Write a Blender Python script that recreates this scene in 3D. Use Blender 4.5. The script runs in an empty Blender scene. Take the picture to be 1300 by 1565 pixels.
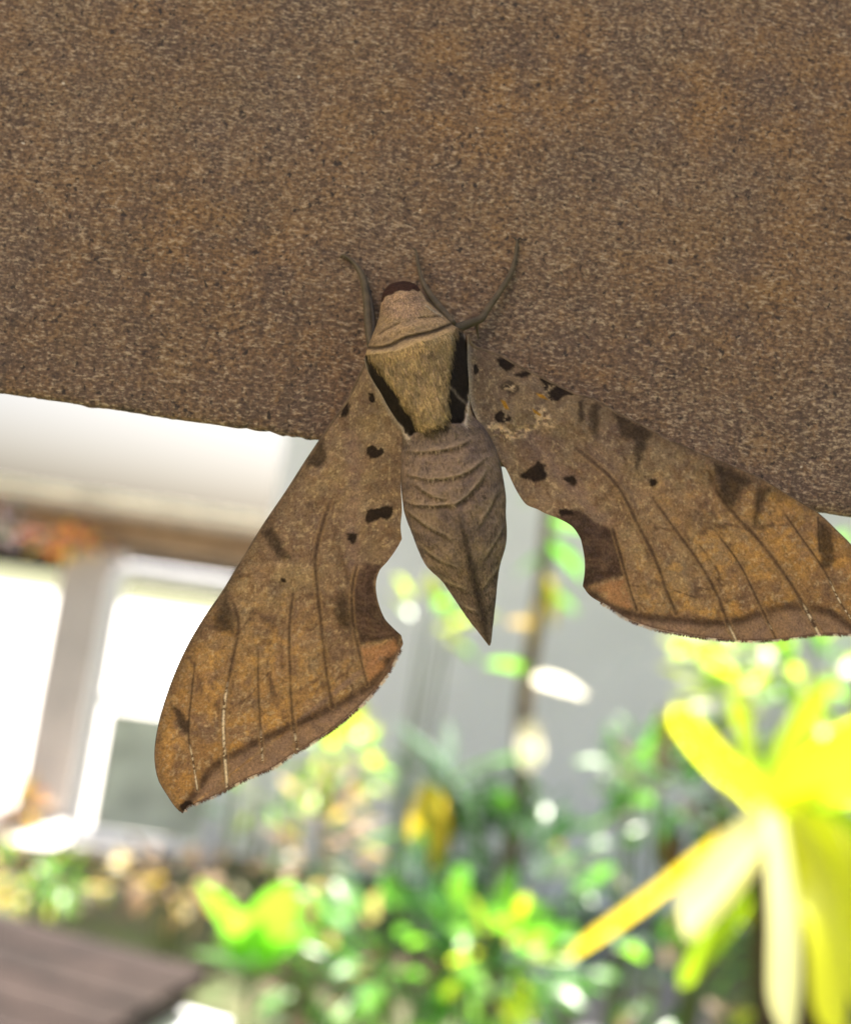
import bpy, math, random
import numpy as np
from mathutils import Vector, Matrix
R_ = math.radians
random.seed(7)
S = bpy.context.scene
COL = S.collection

# ---------------------------------------------------------------- camera
PITCH, ROLL, D, FPX = R_(6.0), R_(8.3), 0.133, 1569.0
CAMP = np.array([0.0, -D, 1.5])
fwd = np.array([0, math.cos(PITCH), math.sin(PITCH)])
rt0 = np.array([1.0, 0, 0]); up0 = np.cross(rt0, fwd)
RT = math.cos(ROLL) * rt0 + math.sin(ROLL) * up0
UP = -math.sin(ROLL) * rt0 + math.cos(ROLL) * up0
cd = bpy.data.cameras.new('camera'); cam = bpy.data.objects.new('camera', cd); COL.objects.link(cam)
cam.matrix_world = Matrix(((RT[0], UP[0], -fwd[0], CAMP[0]), (RT[1], UP[1], -fwd[1], CAMP[1]),
                           (RT[2], UP[2], -fwd[2], CAMP[2]), (0, 0, 0, 1)))
cd.sensor_fit = 'HORIZONTAL'; cd.sensor_width = 36; cd.lens = 36 * FPX / 1300
cd.clip_start = 0.01; cd.clip_end = 800
cd.dof.use_dof = True; cd.dof.focus_distance = 0.1275; cd.dof.aperture_fstop = cd.lens / 3.0
S.camera = cam

# ---------------------------------------------------------------- sky, sun, exposure
SUN_EL, SUN_AZ = R_(58), R_(14)          # azimuth from +Y (behind the beam) towards +X
w = bpy.data.worlds.new('World'); S.world = w; w.use_nodes = True
nt = w.node_tree; bg = nt.nodes['Background']
sky = nt.nodes.new('ShaderNodeTexSky'); sky.sky_type = 'NISHITA'; sky.sun_disc = False
sky.sun_elevation = SUN_EL; sky.sun_rotation = SUN_AZ
sky.air_density = 1.0; sky.dust_density = 9.0; sky.ozone_density = 1.0
nt.links.new(sky.outputs[0], bg.inputs[0]); bg.inputs[1].default_value = 0.065
sd = bpy.data.lights.new('sun', 'SUN'); sd.energy = 5.0; sd.angle = R_(0.5); sd.color = (1, .95, .87)
sun = bpy.data.objects.new('sun', sd); COL.objects.link(sun)
sdir = Vector((math.sin(SUN_AZ) * math.cos(SUN_EL), math.cos(SUN_AZ) * math.cos(SUN_EL), math.sin(SUN_EL)))
sun.rotation_euler = sdir.to_track_quat('Z', 'Y').to_euler(); sun.location = sdir * 20
S.view_settings.view_transform = 'Standard'; S.view_settings.look = 'None'
S.view_settings.exposure = 2.15; S.view_settings.gamma = 1
S.cycles.use_denoising = True; S.cycles.sample_clamp_indirect = 6
S.cycles.max_bounces = 8; S.cycles.transparent_max_bounces = 8

# ---------------------------------------------------------------- helpers
def ray(px, py):
    px = np.asarray(px, float); py = np.asarray(py, float)
    x = (px - 650) / FPX; y = (782.5 - py) / FPX
    return fwd + x[..., None] * RT + y[..., None] * UP
def on_y(px, py, y):                      # where the ray meets the plane y = const
    d = ray(px, py); t = (np.asarray(y, float) - CAMP[1]) / d[..., 1]
    return CAMP + d * t[..., None]
def on_z(px, py, z):
    d = ray(px, py); t = (z - CAMP[2]) / d[..., 2]
    return CAMP + d * t[..., None]
def V(p): return Vector([float(c) for c in p])

def link(o, parent=None):
    COL.objects.link(o)
    if parent is not None: o.parent = parent
    return o
def mesh_obj(name, verts, faces, mat=None, parent=None, smooth=True, loc=None):
    me = bpy.data.meshes.new(name)
    me.from_pydata([tuple(map(float, v)) for v in verts], [], faces); me.update()
    if smooth: me.polygons.foreach_set('use_smooth', [True] * len(me.polygons))
    if mat: me.materials.append(mat)
    o = bpy.data.objects.new(name, me)
    if loc is not None: o.location = loc
    return link(o, parent)
def empty(name, loc=(0, 0, 0), parent=None):
    o = bpy.data.objects.new(name, None); o.location = loc; o.empty_display_size = .02
    return link(o, parent)
def tag(o, label=None, cat=None, group=None, kind=None):
    if label: o['label'] = label
    if cat: o['category'] = cat
    if group: o['group'] = group
    if kind: o['kind'] = kind
    return o
def grid_mesh(name, P, mat, parent=None, colors=None, close_u=False):
    """P: (n, m, 3) array of points"""
    n, m = P.shape[:2]
    i, j = np.meshgrid(np.arange(n - 1), np.arange(m if close_u else m - 1), indexing='ij')
    j2 = (j + 1) % m
    f = np.stack([i * m + j, i * m + j2, (i + 1) * m + j2, (i + 1) * m + j], -1).reshape(-1, 4)
    me = bpy.data.meshes.new(name)
    me.vertices.add(n * m); me.vertices.foreach_set('co', P.reshape(-1).astype(np.float32))
    me.loops.add(f.size); me.loops.foreach_set('vertex_index', f.reshape(-1).astype(np.int32))
    me.polygons.add(len(f)); me.polygons.foreach_set('loop_start', np.arange(0, f.size, 4, dtype=np.int32))
    me.polygons.foreach_set('use_smooth', np.ones(len(f), bool))
    me.update(); me.validate()
    if colors is not None: set_col(me, colors.reshape(-1, 3))
    me.materials.append(mat)
    return link(bpy.data.objects.new(name, me), parent)
def set_col(me, c):
    a = me.color_attributes.new('pigment', 'FLOAT_COLOR', 'POINT')
    a.data.foreach_set('color', np.concatenate([c, np.ones((len(c), 1))], 1).astype(np.float32).reshape(-1))
def box_data(c, s, M=None):
    cx, cy, cz = c; sx, sy, sz = s[0] / 2, s[1] / 2, s[2] / 2
    v = [Vector((cx + a * sx, cy + b * sy, cz + d * sz)) for a in (-1, 1) for b in (-1, 1) for d in (-1, 1)]
    if M: v = [M @ p for p in v]
    return v, [(0, 1, 3, 2), (4, 6, 7, 5), (0, 4, 5, 1), (2, 3, 7, 6), (0, 2, 6, 4), (1, 5, 7, 3)]
def box(name, c, s, mat, parent=None, bev=0.0, M=None):
    v, f = box_data(c, s, M)
    o = mesh_obj(name, v, f, mat, parent, smooth=False)
    if bev:
        b = o.modifiers.new('bevel', 'BEVEL'); b.width = bev; b.segments = 2
    return o
def tube_data(pts, rad, seg=10, cap=True):
    pts = [Vector(p) for p in pts]; n = len(pts); vs, fs = [], []
    t0 = (pts[1] - pts[0]).normalized(); ref = Vector((0, 0, 1)) if abs(t0.z) < .9 else Vector((1, 0, 0))
    a = t0.cross(ref).normalized()
    for i, p in enumerate(pts):
        t = (pts[min(i + 1, n - 1)] - pts[max(i - 1, 0)]).normalized()
        a = (a - t * a.dot(t)).normalized(); b = t.cross(a)
        r = rad[i] if hasattr(rad, '__len__') else rad
        for k in range(seg):
            an = 2 * math.pi * k / seg
            vs.append(p + (a * math.cos(an) + b * math.sin(an)) * r)
    for i in range(n - 1):
        for k in range(seg):
            k2 = (k + 1) % seg
            fs.append((i * seg + k, i * seg + k2, (i + 1) * seg + k2, (i + 1) * seg + k))
    if cap:
        fs.append(tuple(range(seg - 1, -1, -1))); fs.append(tuple(range((n - 1) * seg, n * seg)))
    return vs, fs
def tube(name, pts, rad, mat, parent=None, seg=10):
    v, f = tube_data(pts, rad, seg); return mesh_obj(name, v, f, mat, parent)

def catmull(P, k=12, corners=()):
    P = np.asarray(P, float); out = []
    n = len(P)
    for i in range(n - 1):
        p1, p2 = P[i], P[i + 1]
        p0 = 2 * p1 - p2 if (i == 0 or i in corners) else P[i - 1]
        p3 = 2 * p2 - p1 if (i + 2 >= n or i + 1 in corners) else P[i + 2]
        t = np.linspace(0, 1, k, endpoint=False)[:, None]
        out.append(.5 * ((2 * p1) + (p2 - p0) * t + (2 * p0 - 5 * p1 + 4 * p2 - p3) * t**2 + (3 * p1 - p0 - 3 * p2 + p3) * t**3))
    out.append(P[-1:]); return np.concatenate(out)
def resample(P, n, warp=None):
    d = np.r_[0, np.cumsum(np.linalg.norm(np.diff(P, axis=0), axis=1))]; d /= d[-1]
    s = np.linspace(0, 1, n) if warp is None else warp
    return np.stack([np.interp(s, d, P[:, k]) for k in range(P.shape[1])], -1)
def pdist(X, Y, poly, closed=False):
    """distance of points to polyline, and the fraction along it"""
    poly = np.asarray(poly, float)
    if closed: poly = np.r_[poly, poly[:1]]
    best = np.full(X.shape, 1e9); frac = np.zeros(X.shape); L = len(poly) - 1
    for i in range(L):
        a, b = poly[i], poly[i + 1]; ab = b - a; q = max((ab ** 2).sum(), 1e-9)
        t = np.clip(((X - a[0]) * ab[0] + (Y - a[1]) * ab[1]) / q, 0, 1)
        d = np.hypot(X - a[0] - t * ab[0], Y - a[1] - t * ab[1])
        m = d < best; best[m] = d[m]; frac[m] = (i + t[m]) / L
    return best, frac
def inside(X, Y, poly):
    poly = np.asarray(poly, float); c = np.zeros(X.shape, bool); n = len(poly)
    for i in range(n):
        x1, y1 = poly[i]; x2, y2 = poly[(i + 1) % n]
        if y1 == y2: continue
        cr = ((y1 > Y) != (y2 > Y)) & (X < (x2 - x1) * (Y - y1) / (y2 - y1) + x1); c ^= cr
    return c
def sstep(a, b, x):
    t = np.clip((x - a) / (b - a), 0, 1); return t * t * (3 - 2 * t)
def pmask(X, Y, poly, soft=3.0):
    d, _ = pdist(X, Y, poly, True); d = np.where(inside(X, Y, poly), d, -d)
    return sstep(-soft, soft, d)
_rng = np.random.default_rng(11)
_tab = _rng.random((256, 256))
def vnoise(x, y):
    xi = np.floor(x).astype(int); yi = np.floor(y).astype(int); fx = x - xi; fy = y - yi
    fx = fx * fx * (3 - 2 * fx); fy = fy * fy * (3 - 2 * fy)
    g = lambda a, b: _tab[a % 256, b % 256]
    return (g(xi, yi) * (1 - fx) + g(xi + 1, yi) * fx) * (1 - fy) + (g(xi, yi + 1) * (1 - fx) + g(xi + 1, yi + 1) * fx) * fy
def fbm(x, y, o=4):
    s = 0; a = .5; t = 0
    for k in range(o):
        s = s + a * vnoise(x * 2**k + 17 * k, y * 2**k + 31 * k); t += a; a *= .55
    return s / t
def mixc(c, col, m): return c * (1 - m[..., None]) + np.asarray(col) * m[..., None]

# ---------------------------------------------------------------- materials
class N:
    def __init__(s, name):
        s.m = bpy.data.materials.new(name); s.m.use_nodes = True; s.t = s.m.node_tree
        s.b = s.t.nodes['Principled BSDF']; s.out = s.t.nodes['Material Output']
    def n(s, kind, **kw):
        x = s.t.nodes.new('ShaderNode' + kind)
        for k, v in kw.items(): setattr(x, k, v)
        return x
    def l(s, a, b): s.t.links.new(a, b)
    def coord(s, out='Object', scale=(1, 1, 1), rot=(0, 0, 0)):
        tc = s.n('TexCoord'); mp = s.n('Mapping'); s.l(tc.outputs[out], mp.inputs[0])
        mp.inputs['Scale'].default_value = scale; mp.inputs['Rotation'].default_value = rot
        return mp.outputs[0]
    def noise(s, vec, scale, detail=3, rough=.55, dist=0):
        x = s.n('TexNoise'); s.l(vec, x.inputs['Vector']); x.inputs['Scale'].default_value = scale
        x.inputs['Detail'].default_value = detail; x.inputs['Roughness'].default_value = rough
        x.inputs['Distortion'].default_value = dist; return x.outputs['Fac']
    def ramp(s, fac, stops):
        x = s.n('ValToRGB'); s.l(fac, x.inputs[0]); e = x.color_ramp.elements
        while len(e) < len(stops): e.new(.5)
        for el, (p, c) in zip(e, stops):
            el.position = p; el.color = (c, c, c, 1) if not hasattr(c, '__len__') else (*c, 1)
        return x.outputs[0]
    def mix(s, fac, a, b, mode='MIX'):
        x = s.n('Mix', data_type='RGBA', blend_type=mode)
        for i, v in ((0, fac), (6, a), (7, b)):
            if hasattr(v, 'links'): s.l(v, x.inputs[i])
            elif hasattr(v, '__len__'): x.inputs[i].default_value = (*v, 1)
            else: x.inputs[i].default_value = v
        return x.outputs[2]
    def math(s, op, a, b=0.0):
        x = s.n('Math', operation=op)
        for i, v in ((0, a), (1, b)):
            if hasattr(v, 'links'): s.l(v, x.inputs[i])
            else: x.inputs[i].default_value = v
        return x.outputs[0]
    def bump(s, h, dist, strength=1.0):
        x = s.n('Bump'); s.l(h, x.inputs['Height']); x.inputs['Distance'].default_value = dist
        x.inputs['Strength'].default_value = strength; return x.outputs[0]

def simple(name, col, rough=.6, var=.25, scale=6, bump=0.0, spec=.4):
    k = N(name); v = k.coord('Object')
    f = k.noise(v, scale, 5)
    c = k.mix(k.ramp(f, [(.3, 0), (.7, 1)]), [x * (1 - var) for x in col], [min(1, x * (1 + var)) for x in col])
    k.l(c, k.b.inputs['Base Color']); k.b.inputs['Roughness'].default_value = rough
    k.b.inputs['Specular IOR Level'].default_value = spec
    if bump: k.l(k.bump(k.noise(v, scale * 8, 4), bump), k.b.inputs['Normal'])
    return k.m
def leaf_mat(name, a, b, trans=.45, rough=.35, tcol=None):
    k = N(name); oi = k.n('ObjectInfo'); v = k.coord('Object')
    f = k.math('ADD', k.math('MULTIPLY', oi.outputs['Random'], .7), k.math('MULTIPLY', k.noise(v, 9, 3), .4))
    c = k.mix(k.ramp(f, [(.1, 0), (.9, 1)]), a, b)
    k.l(c, k.b.inputs['Base Color']); k.b.inputs['Roughness'].default_value = rough
    tr = k.n('BsdfTranslucent')
    tc = k.mix(.5, c, tcol) if tcol else k.mix(.35, c, (.75, .85, .08), 'MULTIPLY')
    k.l(tc if tcol else k.mix(1.0, c, (1.5, 1.6, .7), 'MULTIPLY'), tr.inputs[0])
    ms = k.n('MixShader'); ms.inputs[0].default_value = trans
    k.l(k.b.outputs[0], ms.inputs[1]); k.l(tr.outputs[0], ms.inputs[2]); k.l(ms.outputs[0], k.out.inputs[0])
    return k.m

def beam_mat():
    k = N('weathered_brown_wood'); mm = k.coord('Object', (1000, 1000, 1000))
    # warp so the grain wanders
    wob = k.n('TexNoise'); k.l(mm, wob.inputs['Vector']); wob.inputs['Scale'].default_value = .05; wob.inputs['Detail'].default_value = 2
    wv = k.n('VectorMath', operation='MULTIPLY_ADD'); k.l(wob.outputs['Color'], wv.inputs[0])
    wv.inputs[1].default_value = (3, 3, 3); k.l(mm, wv.inputs[2]); wm = wv.outputs[0]
    def st(vec, sc, rot=(0, 0, 0)):
        m = k.n('Mapping'); k.l(vec, m.inputs[0]); m.inputs['Scale'].default_value = sc; m.inputs['Rotation'].default_value = rot
        return m.outputs[0]
    big = k.noise(mm, .030, 4, .6); mid = k.noise(mm, .15, 4, .6); mid2 = k.noise(mm, .40, 4, .65)
    fib = k.noise(st(wm, (1.15, 2.2, 2.7), (0, R_(4), 0)), 1.0, 4, .66)
    fib2 = k.noise(st(wm, (1.5, 3, 3.3), (0, R_(-22), 0)), 1.0, 3, .62)
    gr = k.noise(mm, 1.75, 4, .68); spk = k.noise(mm, 1.15, 3, .55, .4)
    c = k.mix(k.ramp(big, [(.38, 0), (.62, 1)]), (.245, .132, .054), (.138, .092, .070))
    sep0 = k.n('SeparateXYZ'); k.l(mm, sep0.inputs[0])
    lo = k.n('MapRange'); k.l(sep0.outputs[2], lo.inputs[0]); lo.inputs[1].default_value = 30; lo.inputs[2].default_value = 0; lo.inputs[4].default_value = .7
    c = k.mix(lo.outputs[0], c, (.112, .066, .054))  # darker toward the lower edge: light fall-off put into the wood colour
    c = k.mix(k.ramp(mid, [(.42, 0), (.62, .85)]), c, (.108, .068, .056))
    mid3 = k.noise(mm, .075, 3, .6); c = k.mix(k.ramp(mid3, [(.54, 0), (.70, .5)]), c, (.27, .155, .064))
    grain = k.noise(st(mm, (.10, .4, 2.4), (0, R_(1), 0)), 1.0, 3, .6); c = k.mix(k.ramp(grain, [(.36, .55), (.47, 0)]), c, (.070, .043, .034))
    c = k.mix(k.ramp(mid2, [(.54, 0), (.75, .7)]), c, (.28, .155, .066))
    c = k.mix(k.ramp(gr, [(.36, .9), (.52, 0)]), c, (.048, .029, .024))
    c = k.mix(k.ramp(gr, [(.54, 0), (.70, .7)]), c, (.32, .215, .125))
    c = k.mix(k.ramp(fib, [(.54, 0), (.66, .8)]), c, (.45, .345, .25))
    c = k.mix(k.math('MULTIPLY', k.ramp(fib2, [(.55, 0), (.68, .8)]), k.ramp(big, [(.45, .1), (.6, 1)])), c, (.44, .34, .245))
    c = k.mix(k.ramp(fib, [(.33, .85), (.46, 0)]), c, (.045, .027, .022))
    c = k.mix(k.ramp(spk, [(.32, .95), (.40, 0)]), c, (.022, .014, .014))
    big_spk = k.noise(st(mm, (1, 1, 1.25)), .36, 2, .45)
    c = k.mix(k.ramp(big_spk, [(.235, .8), (.29, 0)]), c, (.05, .032, .034))
    chips = k.noise(mm, .8, 1, .4)
    c = k.mix(k.ramp(chips, [(.80, 0), (.83, .8)]), c, (.62, .55, .48))
    # upright saw marks, stronger toward the sawn lower edge
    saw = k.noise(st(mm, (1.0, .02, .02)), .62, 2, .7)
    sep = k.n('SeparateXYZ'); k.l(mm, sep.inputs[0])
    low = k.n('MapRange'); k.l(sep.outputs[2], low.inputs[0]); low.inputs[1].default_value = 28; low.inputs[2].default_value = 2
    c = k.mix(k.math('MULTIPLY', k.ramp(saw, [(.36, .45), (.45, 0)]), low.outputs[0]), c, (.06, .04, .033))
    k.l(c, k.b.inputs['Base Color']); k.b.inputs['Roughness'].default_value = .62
    k.b.inputs['Specular IOR Level'].default_value = .35
    h = k.math('ADD', k.math('MULTIPLY', fib, .7), k.math('MULTIPLY', gr, .55))
    h = k.math('ADD', h, k.math('MULTIPLY', spk, .5)); h = k.math('ADD', h, k.math('MULTIPLY', fib2, .4))
    k.l(k.bump(h, .00040, 1.0), k.b.inputs['Normal'])
    return k.m

def scale_mat(name, trans=0.0, bump=.00012, gsc=2.6):
    """moth scales and fur: pigment attribute with fine grain"""
    k = N(name); at = k.n('Attribute', attribute_name='pigment'); mm = k.coord('Object', (1000, 1000, 1000))
    g1 = k.noise(mm, gsc, 4, .65); g2 = k.noise(mm, .7, 3, .6); g3 = k.noise(mm, gsc * 2.2, 2, .6)
    c = k.mix(1.0, at.outputs['Color'], k.ramp(g1, [(.28, .62), (.5, 1.0), (.72, 1.40)]), 'MULTIPLY')
    c = k.mix(1.0, c, k.ramp(g2, [(.3, (.80, .80, .86)), (.7, (1.16, 1.10, .98))]), 'MULTIPLY')
    c = k.mix(k.ramp(g3, [(.60, 0), (.75, .35)]), c, k.mix(1.0, c, (1.9, 1.75, 1.5), 'MULTIPLY'))
    k.l(c, k.b.inputs['Base Color']); k.b.inputs['Roughness'].default_value = .75
    k.b.inputs['Specular IOR Level'].default_value = .10
    k.l(k.bump(k.math('ADD', g1, k.math('MULTIPLY', g3, .5)), bump), k.b.inputs['Normal'])
    if trans:
        tr = k.n('BsdfTranslucent'); k.l(k.mix(1.0, c, (1.35, 1.08, .72), 'MULTIPLY'), tr.inputs[0])
        ms = k.n('MixShader'); ms.inputs[0].default_value = trans
        k.l(k.b.outputs[0], ms.inputs[1]); k.l(tr.outputs[0], ms.inputs[2]); k.l(ms.outputs[0], k.out.inputs[0])
    return k.m

# ================================================================= SETTING
# ---- ground
def ground_mat():
    k = N('soil_and_grass'); v = k.coord('Object')
    a = k.noise(v, 1.3, 6); b = k.noise(v, 9, 5)
    c = k.mix(k.ramp(a, [(.38, 0), (.6, 1)]), (.075, .062, .036), (.07, .10, .03))
    c = k.mix(k.ramp(b, [(.5, 0), (.75, .7)]), c, (.17, .13, .075))
    k.l(c, k.b.inputs['Base Color']); k.b.inputs['Roughness'].default_value = .95
    k.l(k.bump(b, .03), k.b.inputs['Normal']); return k.m
gv = 300.0
o = mesh_obj('ground', [(-gv, -gv, 0), (gv, -gv, 0), (gv, gv, 0), (-gv, gv, 0)], [(0, 1, 2, 3)], ground_mat(), smooth=False)
tag(o, 'brown soil and patchy grass of the garden', 'ground', kind='structure')
# pale paved yard on the left, in full sun
conc = simple('pale_concrete', (.62, .60, .56), .8, .12, 3, .004)
pv = [on_z(*p, 0.004) for p in ((430, 1225), (430, 1300), (-260, 1190))]
yv = [(-30, 5.6, .004), (-1.25, 5.6, .004), (-1.25, 60, .004), (-30, 60, .004)]
o = mesh_obj('paving', yv, [(0, 1, 2, 3)], conc, smooth=False)
tag(o, 'pale sunlit concrete yard beyond the planting', 'paving', kind='structure')

# ---- white garden wall in the middle
wm_ = simple('white_painted_render', (.84, .84, .86), .85, .07, 1.6, .004)
gw = empty('garden_wall', (1.6, 6.1, 0))
box('wall', (0, 0, 1.5), (5.0, .18, 3.0), wm_, gw)
box('coping', (0, 0, 3.045), (5.1, .26, .09), simple('grey_coping', (.42, .42, .42), .9), gw, .01)
tag(gw, 'tall white painted garden wall in shade behind the slender tree', 'wall')

# ---- unseen wall added behind the camera to bounce sunlight onto the beam
hw = empty('added_bounce_wall', (-2.1, -2.3, 0))
box('wall', (0, 0, 3.0), (3.0, .2, 2.8), simple('cream_bounce_paint', (.80, .71, .58), .9, .06, 2), hw)
box('light_block', (0, .02, .798), (3.0, .24, 1.6), simple('brown_light_block', (.14, .09, .06), .8), hw)  # dark lower part, added so less light bounces from below
tag(hw, 'cream wall added behind the camera to bounce sunlight', 'wall', kind='structure')

# ================================================================= WOODEN BEAM
EDGE = float(on_y(650, 697, 0.0)[2])                # height of the sawn lower edge
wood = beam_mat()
def make_beam():
    b = empty('wooden_beam', (0, 0, EDGE))
    xs = np.linspace(-.16, .16, 520); T, H = .075, .165
    chip = np.zeros_like(xs)
    r = np.random.default_rng(5)
    for _ in range(46):
        x0 = r.uniform(-.1, .1); s = r.uniform(.0002, .0007); chip += r.choice([-1, 1]) * r.uniform(.00005, .00034) * np.exp(-((xs - x0) / s) ** 2)
    chip += (fbm(xs * 900, xs * 0 + 3) - .5) * .00016 + (fbm(xs * 60, xs * 0 + 9) - .5) * .00025
    # profile rows: front face going down, rounded arris, underside, back
    prof = [(0, H)] + [(0, z) for z in np.linspace(.12, .0012, 60)] + [(.00012, .0006), (.0004, .0002), (.0009, 0.0002), (.004, .0009), (.03, .0066), (T, .0165), (T, H), (0, H)]
    P = np.zeros((len(prof), len(xs), 3))
    for i, (y, z) in enumerate(prof):
        near = math.exp(-z / .0012) if y < .02 else 0
        P[i, :, 0] = xs; P[i, :, 1] = y; P[i, :, 2] = z + chip * near
        if y == 0 and z < .13:
            P[i, :, 1] += (fbm(xs * 120, xs * 0 + z * 160) - .5) * .0007
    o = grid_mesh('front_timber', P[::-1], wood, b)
    for s in (-1, 1):                                # the beam runs on, out of frame, to its posts
        box('side_timber', (s * .63, T / 2, H / 2), (.94, T, H), wood, b)
        box('post', (s * 1.04, T / 2, -EDGE / 2 - .001), (.10, T, EDGE - .002), wood, b)
    return b
beam = make_beam()
tag(beam, 'weathered brown rough-sawn wooden beam the moth clings to', 'beam')

# ================================================================= MOTH
moth = empty('hawk_moth', tuple(on_y(650, 600, 0.0)))
tag(moth, 'brown hawk moth with spread leaf-patterned wings clinging to the wooden beam', 'moth')
MO = np.array(moth.location)
zl = lambda L: [(220 + x / 2.205, 550 + y / 2.205) for x, y in L]          # zoomed tracing -> picture px
zr = lambda L: [(700 + x / 2.1667, 520 + y / 2.1667) for x, y in L]
zb = lambda L: [(560 + x / 4.119, 620 + y / 4.119) for x, y in L]
zt = lambda L: [(540 + x / 5.795, 410 + y / 5.795) for x, y in L]

def wing(side):
    if side == 'L':
        costa = [(562, 552), (552, 572), (533, 612), (510, 645), (492, 672), (469, 706), (438, 754), (401, 808), (370, 858), (342, 904), (311, 949),
                 (288, 988), (268, 1031), (252, 1076), (240.5, 1121), (237, 1158), (242, 1190), (254, 1212), (268, 1233), (279, 1244)]
        trail = [(562, 552), (572, 580), (592, 620), (612, 652), (622, 670), (616, 695), (612, 731), (614, 777), (612, 804), (614, 824), (605, 840), (592, 858), (580, 872), (574.5, 892),
                 (577, 917), (587, 944), (601, 960), (613, 971), (616, 984), (602, 1013), (583, 1044), (556, 1074), (515, 1110), (478, 1135),
                 (451, 1151), (415, 1175), (374, 1192), (338, 1212), (299, 1229), (288, 1232), (279, 1244)]
        tc = (9, 17, 18, 28)
        veins = [zl(v) for v in ([(175, 1000), (160, 1130), (150, 1260), (165, 1350), (180, 1450)],
                 [(285, 780), (318, 880), (305, 980), (280, 1100), (268, 1200), (270, 1300), (280, 1440)],
                 [(385, 950), (385, 1100), (390, 1200), (400, 1350)], [(505, 760), (490, 900), (492, 1050), (500, 1200), (517, 1315)],
                 [(640, 440), (600, 560), (578, 660), (582, 760), (600, 920), (615, 1060), (635, 1170)],
                 [(725, 660), (702, 760), (700, 840), (710, 920), (735, 1030), (752, 1095)], [(700, 250), (712, 420), (700, 560), (710, 700)])]
        vw = [1.6, 2.7, 1.6, 2.0, 2.4, 1.8, .9]
        white = [(.62, 1), (.5, 1), (.8, 1), (.86, 1), None, None, None]
        band = zl([(120, 1530), (185, 1440), (240, 1368), (330, 1315), (400, 1278), (500, 1235), (620, 1178), (750, 1105), (800, 1050), (842, 970), (850, 940)])
        spots = [(zl([(660, 180), (672, 140), (695, 150), (690, 180), (665, 195)]), 2.5), (zl([(755, 112), (772, 115), (778, 140), (765, 142)]), 1.2),
                 (zl([(752, 295), (775, 288), (803, 305), (800, 322), (772, 330), (755, 318)]), 1.2),
                 (zl([(750, 505), (790, 498), (838, 495), (822, 540), (790, 535), (755, 548)]), 1.5),
                 (zl([(680, 588), (718, 585), (712, 615), (695, 620)]), 2), (zl([(548, 350), (600, 268), (612, 330), (595, 358)]), 4),
                 (zl([(398, 575), (430, 570), (492, 660), (470, 672), (420, 620)]), 6), (zl([(460, 735), (478, 735), (478, 750), (462, 750)]), 1.5),
                 (zl([(280, 785), (308, 880), (300, 925), (232, 890), (255, 830)]), 7), (zl([(92, 1150), (120, 1185), (152, 1225), (148, 1262), (115, 1230)]), 4),
                 (zl([(125, 1495), (150, 1485), (172, 1502), (140, 1530)]), 1.8), (zl([(690, 830), (705, 900), (668, 905), (640, 830), (670, 790)]), 8)]
        dark = [(557, 862), (545, 880), (538, 905), (537, 945), (541, 965), (551, 985), (575, 980), (606, 972), (622, 970), (600, 950), (580, 930), (568, 890), (585, 862)]
        rust = zl([(728, 968), (780, 962), (842, 942), (852, 970), (800, 1040), (752, 1090), (738, 1030)])
        lines = [zl([(700, 880), (740, 885), (790, 880)]), zl([(710, 800), (750, 805), (790, 800)]), zl([(760, 690), (730, 720), (735, 780)]), zl([(735, 905), (770, 915), (830, 905)])]
        hc = lambda s: np.interp(s, [0, .08, .2, .5, 1], [5.5, 4.2, 3.2, 2.6, 2.2])
        ht = lambda s: np.interp(s, [0, .1, .25, .5, .7, 1], [7, 7.5, 6.5, 6.0, 4.5, 2.2])
        amp = .36; root = np.array([580, 590]); tip = np.array([279, 1244])
        fold = [(veins[4], 11, .6), (veins[1], 10, .5), (veins[3], 8, .3)]
        scuffs, yellow = [], []
    else:
        costa = [(714, 512), (722, 530), (760, 543), (792, 561.5), (820, 575), (850, 590), (878, 603), (908, 612), (940, 631), (995, 658.5), (1014, 671), (1046, 684), (1078, 697.7),
                 (1097, 704.6), (1161, 732), (1208, 760), (1249, 785), (1277, 811), (1300, 834), (1330, 872), (1350, 915), (1352, 950), (1340, 976)]
        trail = [(714, 512), (714, 548), (716, 580), (718, 612), (728, 640), (746, 668), (762, 700), (774, 718.5), (783, 738), (792, 755), (804, 771), (820, 778), (834, 785), (852, 792), (873, 804), (885, 820), (889, 832),
                 (893, 855), (893, 875), (890, 896), (903, 912), (931, 928.5), (958, 947), (1000, 962), (1041, 970), (1083, 976), (1143, 980), (1189, 978),
                 (1254, 970), (1295, 970), (1322, 966), (1340, 976)]
        tc = (19, 30)
        veins = [zr(v) for v in ([(1060, 545), (1140, 660), (1210, 760), (1260, 860), (1305, 930)],
                 [(835, 470), (900, 560), (1000, 670), (1090, 790), (1150, 890), (1192, 970)],
                 [(850, 630), (930, 740), (990, 860), (1050, 985)], [(620, 490), (720, 630), (800, 740), (860, 850), (890, 930), (920, 995)],
                 [(360, 340), (430, 390), (500, 450), (545, 510), (590, 600), (650, 720), (690, 830), (722, 905)],
                 [(505, 600), (545, 740), (570, 830), (592, 895)], [(230, 300), (310, 400), (420, 520), (500, 600)], [(1190, 575), (1193, 640), (1197, 700)])]
        vw = [1.6, 2.7, 1.6, 2.3, 2.4, 1.8, 1.2, 1.4]
        white = [(.6, 1), (.78, 1), (.9, 1), (.86, 1), None, None, None, None]
        band = zr([(405, 790), (440, 840), (500, 878), (560, 903), (640, 918), (740, 926), (830, 935), (930, 928), (1000, 903), (1080, 884), (1150, 886), (1230, 902), (1300, 945), (1385, 985)])
        z2 = lambda L: [(700 + x / 4.333, 520 + y / 4.333) for x, y in L]
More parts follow.
